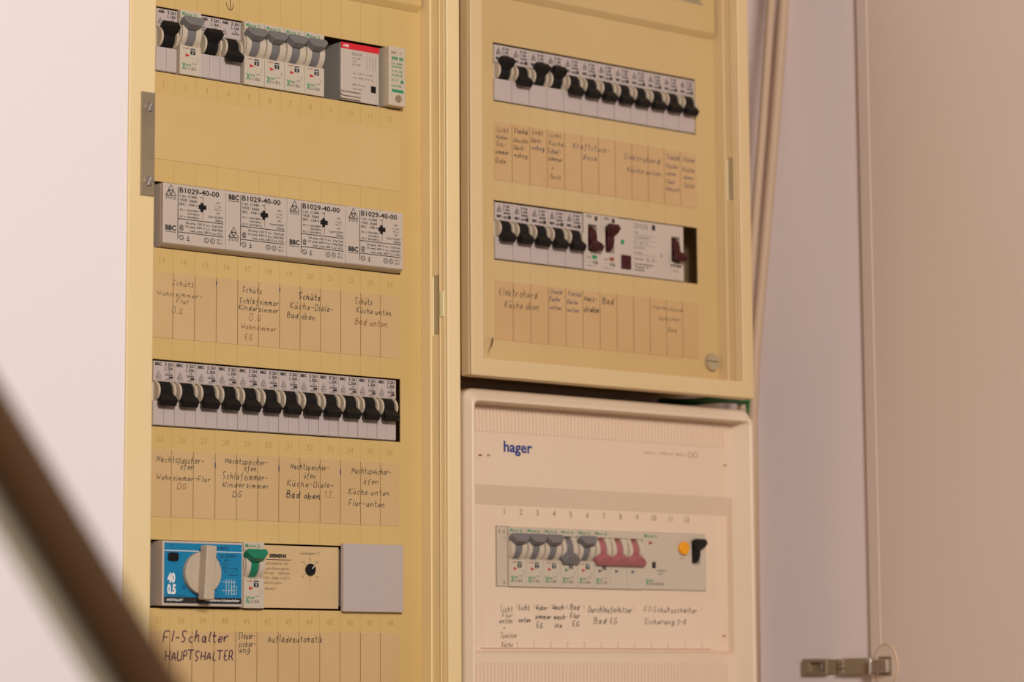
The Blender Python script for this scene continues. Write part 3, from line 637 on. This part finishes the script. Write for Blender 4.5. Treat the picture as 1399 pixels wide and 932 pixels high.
# --- contactors
def contactor(loc, label, swap):
    t = thing('contactor', label, 'contactor', loc); w = 52.2; H = 44.6
    b = MB().holed(.1, w, 2.4, H, [(31.0, 33.6, 21.5, 37.5)], 0, 3); b.box(.1, w, 3, 56, 2.4, H)
    b.prism_x([(0, 2.4), (4.5, 0), (56, 0), (56, 2.4)], .1, w)
    b.build('body', 'device_white', t, bevel=.35)
    MB().box(31.1, 33.5, 1.4, 3, 21.5, 37.5).build('indicator_slot', 'device_white', t)
    MB().box(31.4, 33.2, -.4, 1.6, 27.4, 33.4).box(29.2, 35.4, -.7, .4, 28.8, 31.8).build('indicator', 'toggle_black', t, bevel=.2)
    p = MB(); g = MB(); y = -.1
    tz, bz = (34.0, 11.6) if not swap else (9.6, 38.6)
    tri_logo(p, 6.4, tz + 2, 8.0, 7.6, .8, y); p.ring(6.4, tz + 4.6, 1.0, 1.6, y - .02, 0, 14); text(p, 'STOTZ', 2.2, tz - .6, 1.8, 8.4, .012, y)
    text(p, 'BBC', 2.0, bz, 3.4, 8.8, .045, y); rect(p, 2.0, 10.8, bz - 1.4, bz - 1.0, y)
    rect(p, 12.0, 12.55, 6, 42.4, y); rect(p, 12.2, 50, 20.0, 20.55, y); rect(p, 12.2, 50, 10.6, 11.15, y)
    text(p, 'B1029-40-00', 13.4, 38.9, 3.6, 33, .022, y)
    for s_, x, z, w_, h in (('I Gr. C/380', 13.6, 35.8, 14.4, 1.7), ('VDE  0660', 13.6, 32.9, 14.4, 1.8), ('IEC  158-1', 13.6, 30.0, 14.4, 1.8), ('AC 1: 25A/380V~', 13.6, 26.2, 17, 1.4), ('15kW/380V3~', 20, 23.8, 10.4, 1.4), ('AC 3:  5kW/380V3~', 13.6, 21.4, 17, 1.4), ('Us=220V', 37.4, 23.6, 12.4, 1.5), ('50Hz', 43.4, 21.2, 6.4, 1.5),
                       ('20 amp 150 V a.c. 1hp/1ph', 18.6, 17.2, 31, 1.6), ('10 amp 300 V a.c. 2hp/3ph', 18.6, 14.6, 31, 1.6), ('max. cont. 300 V a.c. H.D.', 22.6, 11.9, 27, 1.6), ('A1', 44, 34, 3, 1.4), ('A2', 44, 26.6, 3, 1.4), ('AC 1', 44.6, 7.8, 4.4, 1.4), ('20 A', 44.6, 5.4, 4.4, 1.4)):
        text(p, s_, x, z, h, w_, .016, y)
    text(p, '@', 13.5, 13.0, 3.2, 3.6, .02, y)
    stroke(g, [(42.6, 29.6), (48, 29.6), (48, 32.2), (42.6, 32.2), (42.6, 29.6), (48, 32.2)], .35, y, False)
    for cx in (15.2, 36, 41): p.ring(cx, 7.2, 1.5, 1.95, y - .02, 0, 20)
    stroke(p, [(14.2, 8.2), (16.2, 6.2)], .35, y); text(p, 'D', 36, 6.4, 1.6, None, 0, y, 'C'); text(p, 'R', 41, 6.4, 1.6, None, 0, y, 'C')
    stroke(p, [(20.8, 9.2), (20.8, 5.4)], .45, y); stroke(p, [(19.4, 6.2), (20.8, 5.2), (22.2, 6.2)], .45, y); stroke(p, [(19.8, 7.4), (21.8, 7.4)], .45, y)
    p.build('lettering', 'print_black', t); g.build('coil_symbol', 'print_grey', t)
    return t
c1 = contactor((5.6, -6, -170.1), 'contactor with triangle logo above maker letters, beside the steel latch plate', False)
contactor((5.6 + 52.4, -6, -170.1), 'contactor with maker letters above the triangle logo', True)
copy_thing(c1, (5.6 + 52.4 * 2, -6, -170.1), 'contactor with triangle logo on top, between two other contactors')
copy_thing(c1, (5.6 + 52.4 * 3, -6, -169.9), 'contactor with triangle logo on top, nearest to the lock slot')

# --- third row of twelve
for k in range(12): breaker('old', DN, (2.9 + 17.5 * k, 0, -249.2 - 45.3), '%s breaker from the latch plate rim, in the row of twelve below the contactors' % ORD[k], 'row of twelve breakers in the yellowed box')

# --- fourth row
zr4 = -373.8 - 45.2
t = thing('residual_current_breaker', 'blue faced safety switch with large round beige knob', 'switch', (7.6, -6.5, zr4 + .6))
w_ = 66.2
MB().box(0, w_, 0, 56, 0, 44.4).build('body', 'device_white', t, bevel=.6)
fp = MB().box(1.4, w_ - 1.4, -.25, 0, 1.8, 43.0).build('face_plate', 'face_blue', t)
MB().box(1.4, w_ - 1.4, -.4, -.2, 1.8, 6.0).build('black_band', 'print_black', fp)
p = MB(); rect(p, 1.4, w_ - 1.4, 37.4, 37.9, -.34); text(p, '40', 4.0, 16.0, 6.2, 6.2, .05, -.34); text(p, '0.5', 3.8, 8.2, 6.2, 7.0, .05, -.34)
text(p, 'INSTALLAT', 3.6, 3.3, 1.5, 13.0, .03, -.46); text(p, 'Fehlerstrom-Schutzschalter', 35, 3.3, 1.7, 28.0, .02, -.46)
for x in (52, 54.2, 56.4, 58.6): stroke(p, [(x, 8), (x, 19)], .25, -.34)
stroke(p, [(48.6, 17), (60, 17)], .25, -.34); stroke(p, [(48.6, 11), (60, 11)], .25, -.34); stroke(p, [(56.6, 8.6), (60.6, 8.6), (60.6, 14), (56.6, 14), (56.6, 8.6)], .25, -.34, False)
p.build('lettering', 'print_white', fp)
p = MB()
text(p, 'NFIN 40/0,5', 39, 39.0, 2.6, 15, .02, -.34); text(p, 'Typ 220/380 V', 46, 34.0, 2.0, 15, .02, -.34)
for i, s_ in enumerate(('In   40 A', 'Id  0,5 A', 'f    50 Hz', 'Nr. 01')): text(p, s_, 46, 31.0 - 2.6 * i, 1.7, 9 - i, .01, -.34)
tri_logo(p, 42.4, 7.6, 7, 6, .4, -.34); p.ring(42.2, 33, 1.8, 2.3, -.36, -.2, 20); MB().ring(17.2, 12.6, .8, 1.3, -.36, -.2, 16).build('ring_mark', 'ink_navy', fp)
stroke(p, [(54.4, 21.6), (61, 21.6), (61, 26.6), (54.4, 26.6), (54.4, 21.6), (61, 26.6)], .35, -.34, False); p.build('lettering', 'ink_navy', fp)
p = MB(); stroke(p, [(3.6, 7.2), (20, 7.2)], .35, -.34); p.build('rule_line', 'ink_navy', fp); p = MB(); text(p, 'T', 6.6, 39.4, 2.2, None, .02, -.34); p.build('lettering', 'ink_navy', fp)
MB().prism_y([(8.2 + 4.2 * math.copysign(abs(math.cos(a)) ** .5, math.cos(a)), 33.4 + 3.0 * math.copysign(abs(math.sin(a)) ** .5, math.sin(a))) for a in [2 * math.pi * (k + .5) / 24 for k in range(24)]], -1.6, -.2).build('test_button', 'toggle_black', t, bevel=.4)
kn = MB().disc(30.6, 22.6, 14.7, -5.0, -.2, 56).build('rotary_knob', 'knob_beige', t, bevel=.8)
kr = math.radians(-3)
g_ = MB().box(-4.2, 4.2, -13.5, -4.8, -18.6, 18.6)
g_.v = [(30.6 + x * math.cos(kr) - z * math.sin(kr), y, 22.6 + x * math.sin(kr) + z * math.cos(kr)) for x, y, z in g_.v]
g_.build('knob_grip', 'knob_beige', kn, bevel=1.0)
slim('toggle_green', 27, (75.6, -4.5, zr4 - .2), 'breaker with green toggle beside the blue safety switch')
t = thing('charge_controller', 'beige control unit with small black dial beside the green toggle', 'controller', (93.2, 1.2, zr4))
MB().box(0, 68.4, 0, 49, .4, 44.6).build('body', 'siemens_face', t, bevel=.3)
p = MB(); text(p, 'SIEMENS', 8.0, 36.1, 2.3, 14.6, .06, -.1); rect(p, 5, 26.4, 34.2, 34.7, -.1); p.build('lettering', 'print_black', t)
p = MB()
for s_, x, z, ww in (('AUTOMATIK  MC', 3.4, 30.8, 21), ('Lade-Steuergerät', 4, 27.4, 21), ('RY 60    500/221', 4, 24, 21.6), ('220V~ 50Hz  0..50°C', 2.6, 20.6, 23), ('10/0,7A 220V~', 2.6, 17.2, 17), ('KI/Klasse 1', 2.6, 13.2, 11)): text(p, s_, x, z, 1.7, ww, .0, -.1)
text(p, 'Ladebeginn °C', 34.4, 38.8, 1.8, 17.6, 0, -.1)
KX, KZ = 43.0, 28.0
for k, s_ in ((90, '+5'), (45, '+8'), (135, '+4'), (-40, '+10'), (220, '+2'), (270, '0')):
    a = math.radians(k); text(p, s_, KX + 8.2 * math.cos(a), KZ - .8 + 7.6 * math.sin(a), 1.5, None, 0, -.1, 'C')
    stroke(p, [(KX + 4.6 * math.cos(a), KZ + 4.6 * math.sin(a)), (KX + 5.8 * math.cos(a), KZ + 5.8 * math.sin(a))], .3, -.1)
p.build('lettering', 'print_dark', t)
d = MB().disc(KX, KZ, 4.2, -2.0, 0, 32).build('dial', 'toggle_black', t, bevel=.5)
p = MB(); stroke(p, [(KX + .6, KZ + .6), (KX + 2.9, KZ + 2.9)], .5, -2.1); p.build('dial_pointer', 'print_white', d)
t = thing('blank_cover', 'plain grey blanking cover beside the beige control unit', 'cover', (162.2, -4.2, zr4 - 1.6))
MB().box(0, 54.0, 0, 4.0, 0, 49).box(2, 52, 4, 54, 4, 45).build('plate', 'cover_grey', t, bevel=.5)

# --- upper right box
st = [UPA, DN, UPA, UPA] + [DN] * 8
uz = UZ - 45.4
for k in range(12):
    lab = '%s breaker from the tall yellowed box, toggle %s, in tan box top row' % (ORD[k], 'raised' if st[k] > 0 else 'lowered'); gr_ = 'twelve breakers in the top row of the tan box'
    breaker('ur', st[k], (UX + .6 + 17.93 * k, UY, uz), lab, gr_, 17.9)
uz2 = uz - 125.2
for k in range(5): breaker('ur', DN, (UX + .5 + 18 * k, UY, uz2), '%s black toggle breaker from the tall yellowed box, in row with brown toggles' % ORD[k], 'five breakers beside the brown toggles', 17.9)
def brown(loc, ang, label, sq):
    t = thing('circuit_breaker', label, 'breaker', loc); w = 18.4
    slot = [(50, 0), (0, 0), (0, 15.5), (5, 17.5), (5, 36), (0, 37), (0, 45.6), (50, 45.6)]; full = [(50, 0), (0, 0), (0, 45.6), (50, 45.6)]
    MB().prism_x(full, .1, 4.4).prism_x(slot, 4.4, 14).prism_x(full, 14, w - .1).build('body', 'device_white', t, bevel=.2)
    tg = MB(); drum(tg, 9.2, 7.2, 8, 26.5, 10, 24); lever(tg, 9.2, 8, 26.5, ang, [(5, 7.2, 8), (11.5, 7.4, 7), (13.5, 10.6, 6.4), (18, 11, 4.6)]); tg.build('toggle', 'toggle_brown', t, bevel=.6)
    p = MB(); text(p, 'FAZ6', 3, 42.6, 1.7, 5.4, .03, -.1); rect(p, 11.4, 14.4, 40.4, 44, -.1); text(p, '16', 9.6, 5.2, 3, 5, .02, -.1); p.build('lettering', 'print_black', t)
    p = MB(); text(p, '230V', 2.6, 9.6, 1.4, 5, .02, -.1); text(p, '6000  3', 2.6, 2.8, 1.4, 9, .0, -.1); rect(p, 2.6, 12, 6.8, 7, -.1); p.build('lettering', 'print_grey', t)
    p = MB(); rect(p, 8.6, 13.4, 9.4, 12.4, -.12); p.build('state_mark', sq, t)
    return t
brown((UX + 91.0, UY - 1.2, uz2 - .3), DN + 4, 'breaker with lowered dark brown toggle and green mark', 'print_green')
brown((UX + 109.4, UY - 1.2, uz2 - .3), UPA, 'breaker with raised dark brown toggle and red mark', 'print_rust')
t = thing('residual_current_breaker', 'white safety switch with square brown test button and brown toggle', 'switch', (UX + 128.2, UY - .6, uz2 - .3)); w_ = 72.0
slot = [(50, 0), (0, 0), (0, 15), (5, 17), (5, 35), (0, 36), (0, 45.4), (50, 45.4)]; full = [(50, 0), (0, 0), (0, 45.4), (50, 45.4)]
MB().prism_x(full, .1, 58.5).prism_x(slot, 58.5, 68).prism_x(full, 68, w_).build('body', 'device_white', t, bevel=.5)
tg = MB(); drum(tg, 63.2, 7.2, 8, 26, 10, 24); lever(tg, 63.2, 8, 26, DN + 6, [(5, 7.2, 8), (11.5, 7.4, 7), (13.5, 10.6, 6.4), (18, 11, 4.6)]); tg.build('toggle', 'toggle_brown', t, bevel=.6)
MB().box(2.6, 12.6, -1.6, 0, 4.4, 15.6).build('test_button', 'toggle_brown', t, bevel=.5)
p = MB(); rect(p, 2.6, 6.2, 24.4, 28, -.12); p.build('state_mark', 'print_green', t)
p = MB(); rect(p, 36.8, 40.4, 39, 43.4, -.1)
for i, s_ in enumerate(('Vor Inbetriebnahme', 'Taste T', 'monatlich')): text(p, s_, 17, 9.2 - 2.4 * i, 1.5, 21 - 5 * i, .02, -.1)
text(p, 'PFIM', 57, 11, 2, 12, .03, -.1); p.build('lettering', 'print_black', t)
p = MB(); text(p, '25/0,03', 17, 39.0, 4.2, 15.4, .0, -.1)
for i, s_ in enumerate(('Typ', 'Un 230/400V~', 'In  25 A', 'IDn 0,03 A', 'Im 500A')): text(p, s_, 17, 35 - 4.2 * i, 1.7, 5 if i == 0 else 21 - 3 * i, .01, -.1)
for z in (33.6, 29.4, 25.2, 17.4): rect(p, 17, 40, z, z + .25, -.1)
text(p, 'VDE 0664', 17, 13.2, 1.7, 10, .02, -.1); p.ring(32, 14, 1, 1.5, -.12, 0, 16); p.ring(38, 14, 1, 1.5, -.12, 0, 16); text(p, 'I 40A', 58, 7, 1.8, 8, 0, -.1); rect(p, 46.4, 47.6, 17.6, 20.4, -.1)
p.build('lettering', 'print_grey', t)

# --- lower right box
zb_ = BZ - 46.2
t = thing('filler_strip', 'narrow blank filler strip beside the first grey toggle in the white box', 'filler', (BX + .6, BY - .5, zb_))
MB().box(0, 10.4, 0, 50, 0, 46).build('strip', 'device_cream', t, bevel=.3)
p = MB(); text(p, '0', 1.4, 41, 2.6, None, .02, -.1); text(p, '0', 6, 41, 2.6, None, .02, -.1); rect(p, 6.4, 7.2, 37, 37.8, -.1); p.build('lettering', 'print_grey', t); p = MB(); text(p, '0', 6, 1.6, 2.6, None, .02, -.1); p.build('lettering', 'print_grey', t)
BL = ['breaker with raised grey toggle, in the run of three in the white box', 'breaker with lowered grey toggle in the white box', 'breaker with raised grey toggle next to the pink triple toggle']
for k, (a, l, tm_, cd, grp) in enumerate([(27, BL[0], 'print_red', 'B16', 'three raised grey toggles in the white box')] * 3 + [(-34, BL[1], 'print_green', 'B16', None), (27, BL[2], 'print_red', 'B16', None)]):
    o = slim('toggle_grey', a, (BX + 11.2 + 17.5 * k, BY - 2, zb_ - .1), ('%s raised grey toggle breaker from the filler strip in the white box' % ORD[k]) if grp else l, grp, tm_, 1, cd)
    if grp is None and 'group' in o: del o['group']
slim('toggle_pink', -34, (BX + 11.2 + 87.6, BY - 2, zb_ - .1), 'three pole breaker with one joined pink toggle bar', None, 'ink_navy', 3, 'C20')
t = thing('residual_current_breaker', 'white safety switch with orange round button and black toggle', 'switch', (BX + 11.2 + 140.4, BY - 1.6, zb_)); w_ = 70
slot = [(50, 0), (0, 0), (0, 21), (5, 23), (5, 40), (0, 41), (0, 46), (50, 46)]; full = [(50, 0), (0, 0), (0, 46), (50, 46)]
MB().prism_x(full, .1, 54).prism_x(slot, 54, 63.4).prism_x(full, 63.4, w_).build('body', 'device_pale', t, bevel=.5)
tg = MB(); drum(tg, 58.7, 8, 8, 31, 9.6, 24); lever(tg, 58.7, 8, 31, 32, [(5, 8, 8), (11.5, 8.4, 7), (13.5, 12, 6.4), (17.5, 12.6, 4.6)]); tg.build('toggle', 'toggle_black', t, bevel=.6)
MB().disc(43.5, 34.2, 5.4, -3.2, 0, 36).build('test_button', 'button_orange', t, bevel=.8)
p = MB(); text(p, 'M', 1.6, 42.0, 2.4, 2.4, .03, -.1); text(p, 'OELLER', 4.2, 42.0, 1.7, 7.6, .02, -.1); p.ring(14, 43, .8, 1.2, -.12, 0, 16)
text(p, 'X', 2.6, 3.6, 4.6, 3.6, .035, -.1); text(p, 'pole', 6.6, 6.6, 1.6, 4.4, .03, -.1); p.build('lettering', 'print_green', t)
p = MB(); tri(p, 6.4, 39.2, 4.8, 3.2, -.1); p.build('arrow_mark', 'print_rust', t)
p = MB(); rect(p, 9.6, 13.6, 17.2, 22.4, -.1); p.build('rating_mark', 'print_black', t)
p = MB(); text(p, 'PF6-40/4/003', 6.8, 3.6, 2.0, 15, .02, -.1); text(p, '230/400V~', 14.6, 14.6, 1.7, 12, .01, -.1); text(p, '0,03A', 16, 12, 1.7, 5, .01, -.1); text(p, 'Test', 40.6, 25, 1.5, 4, 0, -.1); p.build('lettering', 'print_grey', t)

# ================================================================== CABLES, WIRES, HINGE, RAIL
for (ua, ub, yy, r, lab) in ((1053.5, 1017, 30, 3.7, 'thin beige cable hanging beside the tan box'), (1071, 1032, 36, 4.6, 'thicker beige cable hanging along the white side board')):
    A = Vector(at(ua, 0, yy)); Bq = Vector(at(ub, 480, yy + 8))
    d_ = (A - Bq); pts = [A + d_ * .5, A, A.lerp(Bq, .35) + Vector((1.2, 0, 0)), A.lerp(Bq, .7) + Vector((.8, 0, 0)), Bq, Bq + Vector((-3, 2, -60)), Bq + Vector((-4, 3, -330))]
    tag(MB().tube(pts, r, 14).build('cable', 'cable_beige', None, smooth=True), lab, 'cable')
for i, (dz, dx, rr_) in enumerate(((0, 0, 2.0), (2.4, 5, 1.8), (-1.8, 9, 1.8))):
    P0 = at(955, 548 + dz, 30); P1 = at(990, 542 + dz, 26); P2 = at(1022, 548 + dz, 34)
    pts = []
    for k in range(13):
        s_ = k / 12; q0 = Vector(P0) * (1 - s_) ** 2 + Vector(P1) * 2 * s_ * (1 - s_) + Vector(P2) * s_ ** 2
        pts.append(q0 + Vector((dx * .3, dx * .8, 0)))
    pts = [pts[0] + Vector((-12, 36 - dx * .8, 2))] + pts + [pts[-1] + Vector((3, 6, -12)), pts[-1] + Vector((2, 20, -30))]
    tag(MB().tube(pts, rr_, 10).build('green_wire', 'wire_green', None, smooth=True), 'green wire looping out of the gap between the tan and white boxes', 'wire', 'green wires between the boxes')

# cup hinge: mounting plate and arm on the side board, cup in the door
XS = 666.0
h0 = atx(1101, 910, XS); h1 = atx(1134, 911, XS); h2 = atx(1158, 912, XS); h3 = atx(1184, 913, XS); hz = h1[2]
hg = thing('cabinet_hinge', 'steel cup hinge joining the side board and the open door', 'hinge', (XS, h0[1], hz - 8))
def H(mb): return mb.shift(-XS, -h0[1], -(hz - 8))
pw = MB().holed(h1[1], h0[1], hz - 6.6, hz + 6.6, [(h1[1] + 3, h0[1] - 8, hz - 3.6, hz + 3.6)], 0, 4.4)
pw.v = [(XS - 4.4 + y, x, z) for x, y, z in pw.v]; pw.f = [f[::-1] for f in pw.f]
pw.box(XS - .8, XS, h1[1], h0[1], hz - 6.6, hz + 6.6)
H(pw).build('mounting_plate', 'steel', hg, bevel=.4)
H(MB().box(XS - 3, XS - .8, h1[1] + 6, h1[1] + 9, hz - 3, hz + 3)).build('screw', 'steel_bright', hg, bevel=.4)
H(MB().box(XS - 2.2, XS, h2[1], h1[1], hz - 6, hz + 6)).build('arm_base', 'steel', hg, bevel=.3)
for dz in (3.6, 0, -4.2): 
    H(MB().add(*(lambda b_: (b_.v, b_.f))(MB().box(XS - 6.4, XS - 2, h2[1] - 1, h2[1] + 5, hz + dz - 1.6, hz + dz + 1.6)))).build('adjusting_screw', 'steel_bright', hg, bevel=.6)
H(MB().box(XS - 6, XS - 1, h3[1] - 7, h2[1], hz - 6.6, hz + 6.6)).build('arm', 'steel', hg, bevel=.7)
cu = 3.5 + 18.0                                    # cup centre along the door
def DH(mb):
    mb.v = [tuple(DM @ Vector(p)) for p in mb.v]; return H(mb)
DH(MB().disc(cu, hz, 17.5, -1.0, 0, 44)).build('cup_flange', 'cup_beige', hg, bevel=.3)
DH(MB().ring(cu, hz, 16.9, 17.9, -1.15, 0, 44)).build('cup_rim', 'board_edge', hg)
DH(MB().box(cu - 8, cu + 10, -2.2, -.9, hz - 7.6, hz + 7.6)).build('cup_well', 'steel', hg, bevel=.4)
DH(MB().box(cu - 14, cu + 9, -6, -2, hz - 5.2, hz + 5.2)).build('cup_link', 'steel_bright', hg, bevel=.7)
DH(MB().box(cu - 16.5, cu - 13.5, -7.4, -1.5, hz - 7, hz + 7)).build('hinge_pin', 'steel_bright', hg, bevel=.9)

# handrail of the stairs close to the camera, out of focus
def P3(u, v, d):
    r_ = ray(u, v); return Vector(CX) + Vector(r_) * d
fwd = Vector((CR[0][1], CR[1][1], CR[2][1]))
A = P3(-160, 346, 810); B_ = P3(340, 1165, 830)
ax = (B_ - A).normalized(); side = ax.cross(fwd).normalized(); dep = ax.cross(side).normalized()
if side.z < 0: side = -side
if dep.dot(fwd) < 0: dep = -dep
hr = bpy.data.objects.new('stair_handrail', None); COL.objects.link(hr); hr.location = (B_.x / 1000, B_.y / 1000, (B_.z + Z0) / 1000)
tag(hr, 'slanting dark brown handrail with pale lower strip crossing in front of the wall', 'handrail')
def bar(name, m_, s0, s1, d0, d1, bev):
    c = [(s0, d0), (s1, d0), (s1, d1), (s0, d1)]
    MB().loft([[tuple(Q - B_ + side * s + dep * d) for s, d in c] for Q in (A, B_)]).build(name, m_, hr, bevel=bev)
bar('rail', 'rail_brown', -6.2, 5.8, 0, 26, 2.2)
bar('lower_strip', 'rail_grey', -15.8, -6.2, 5, 21, 1.0)
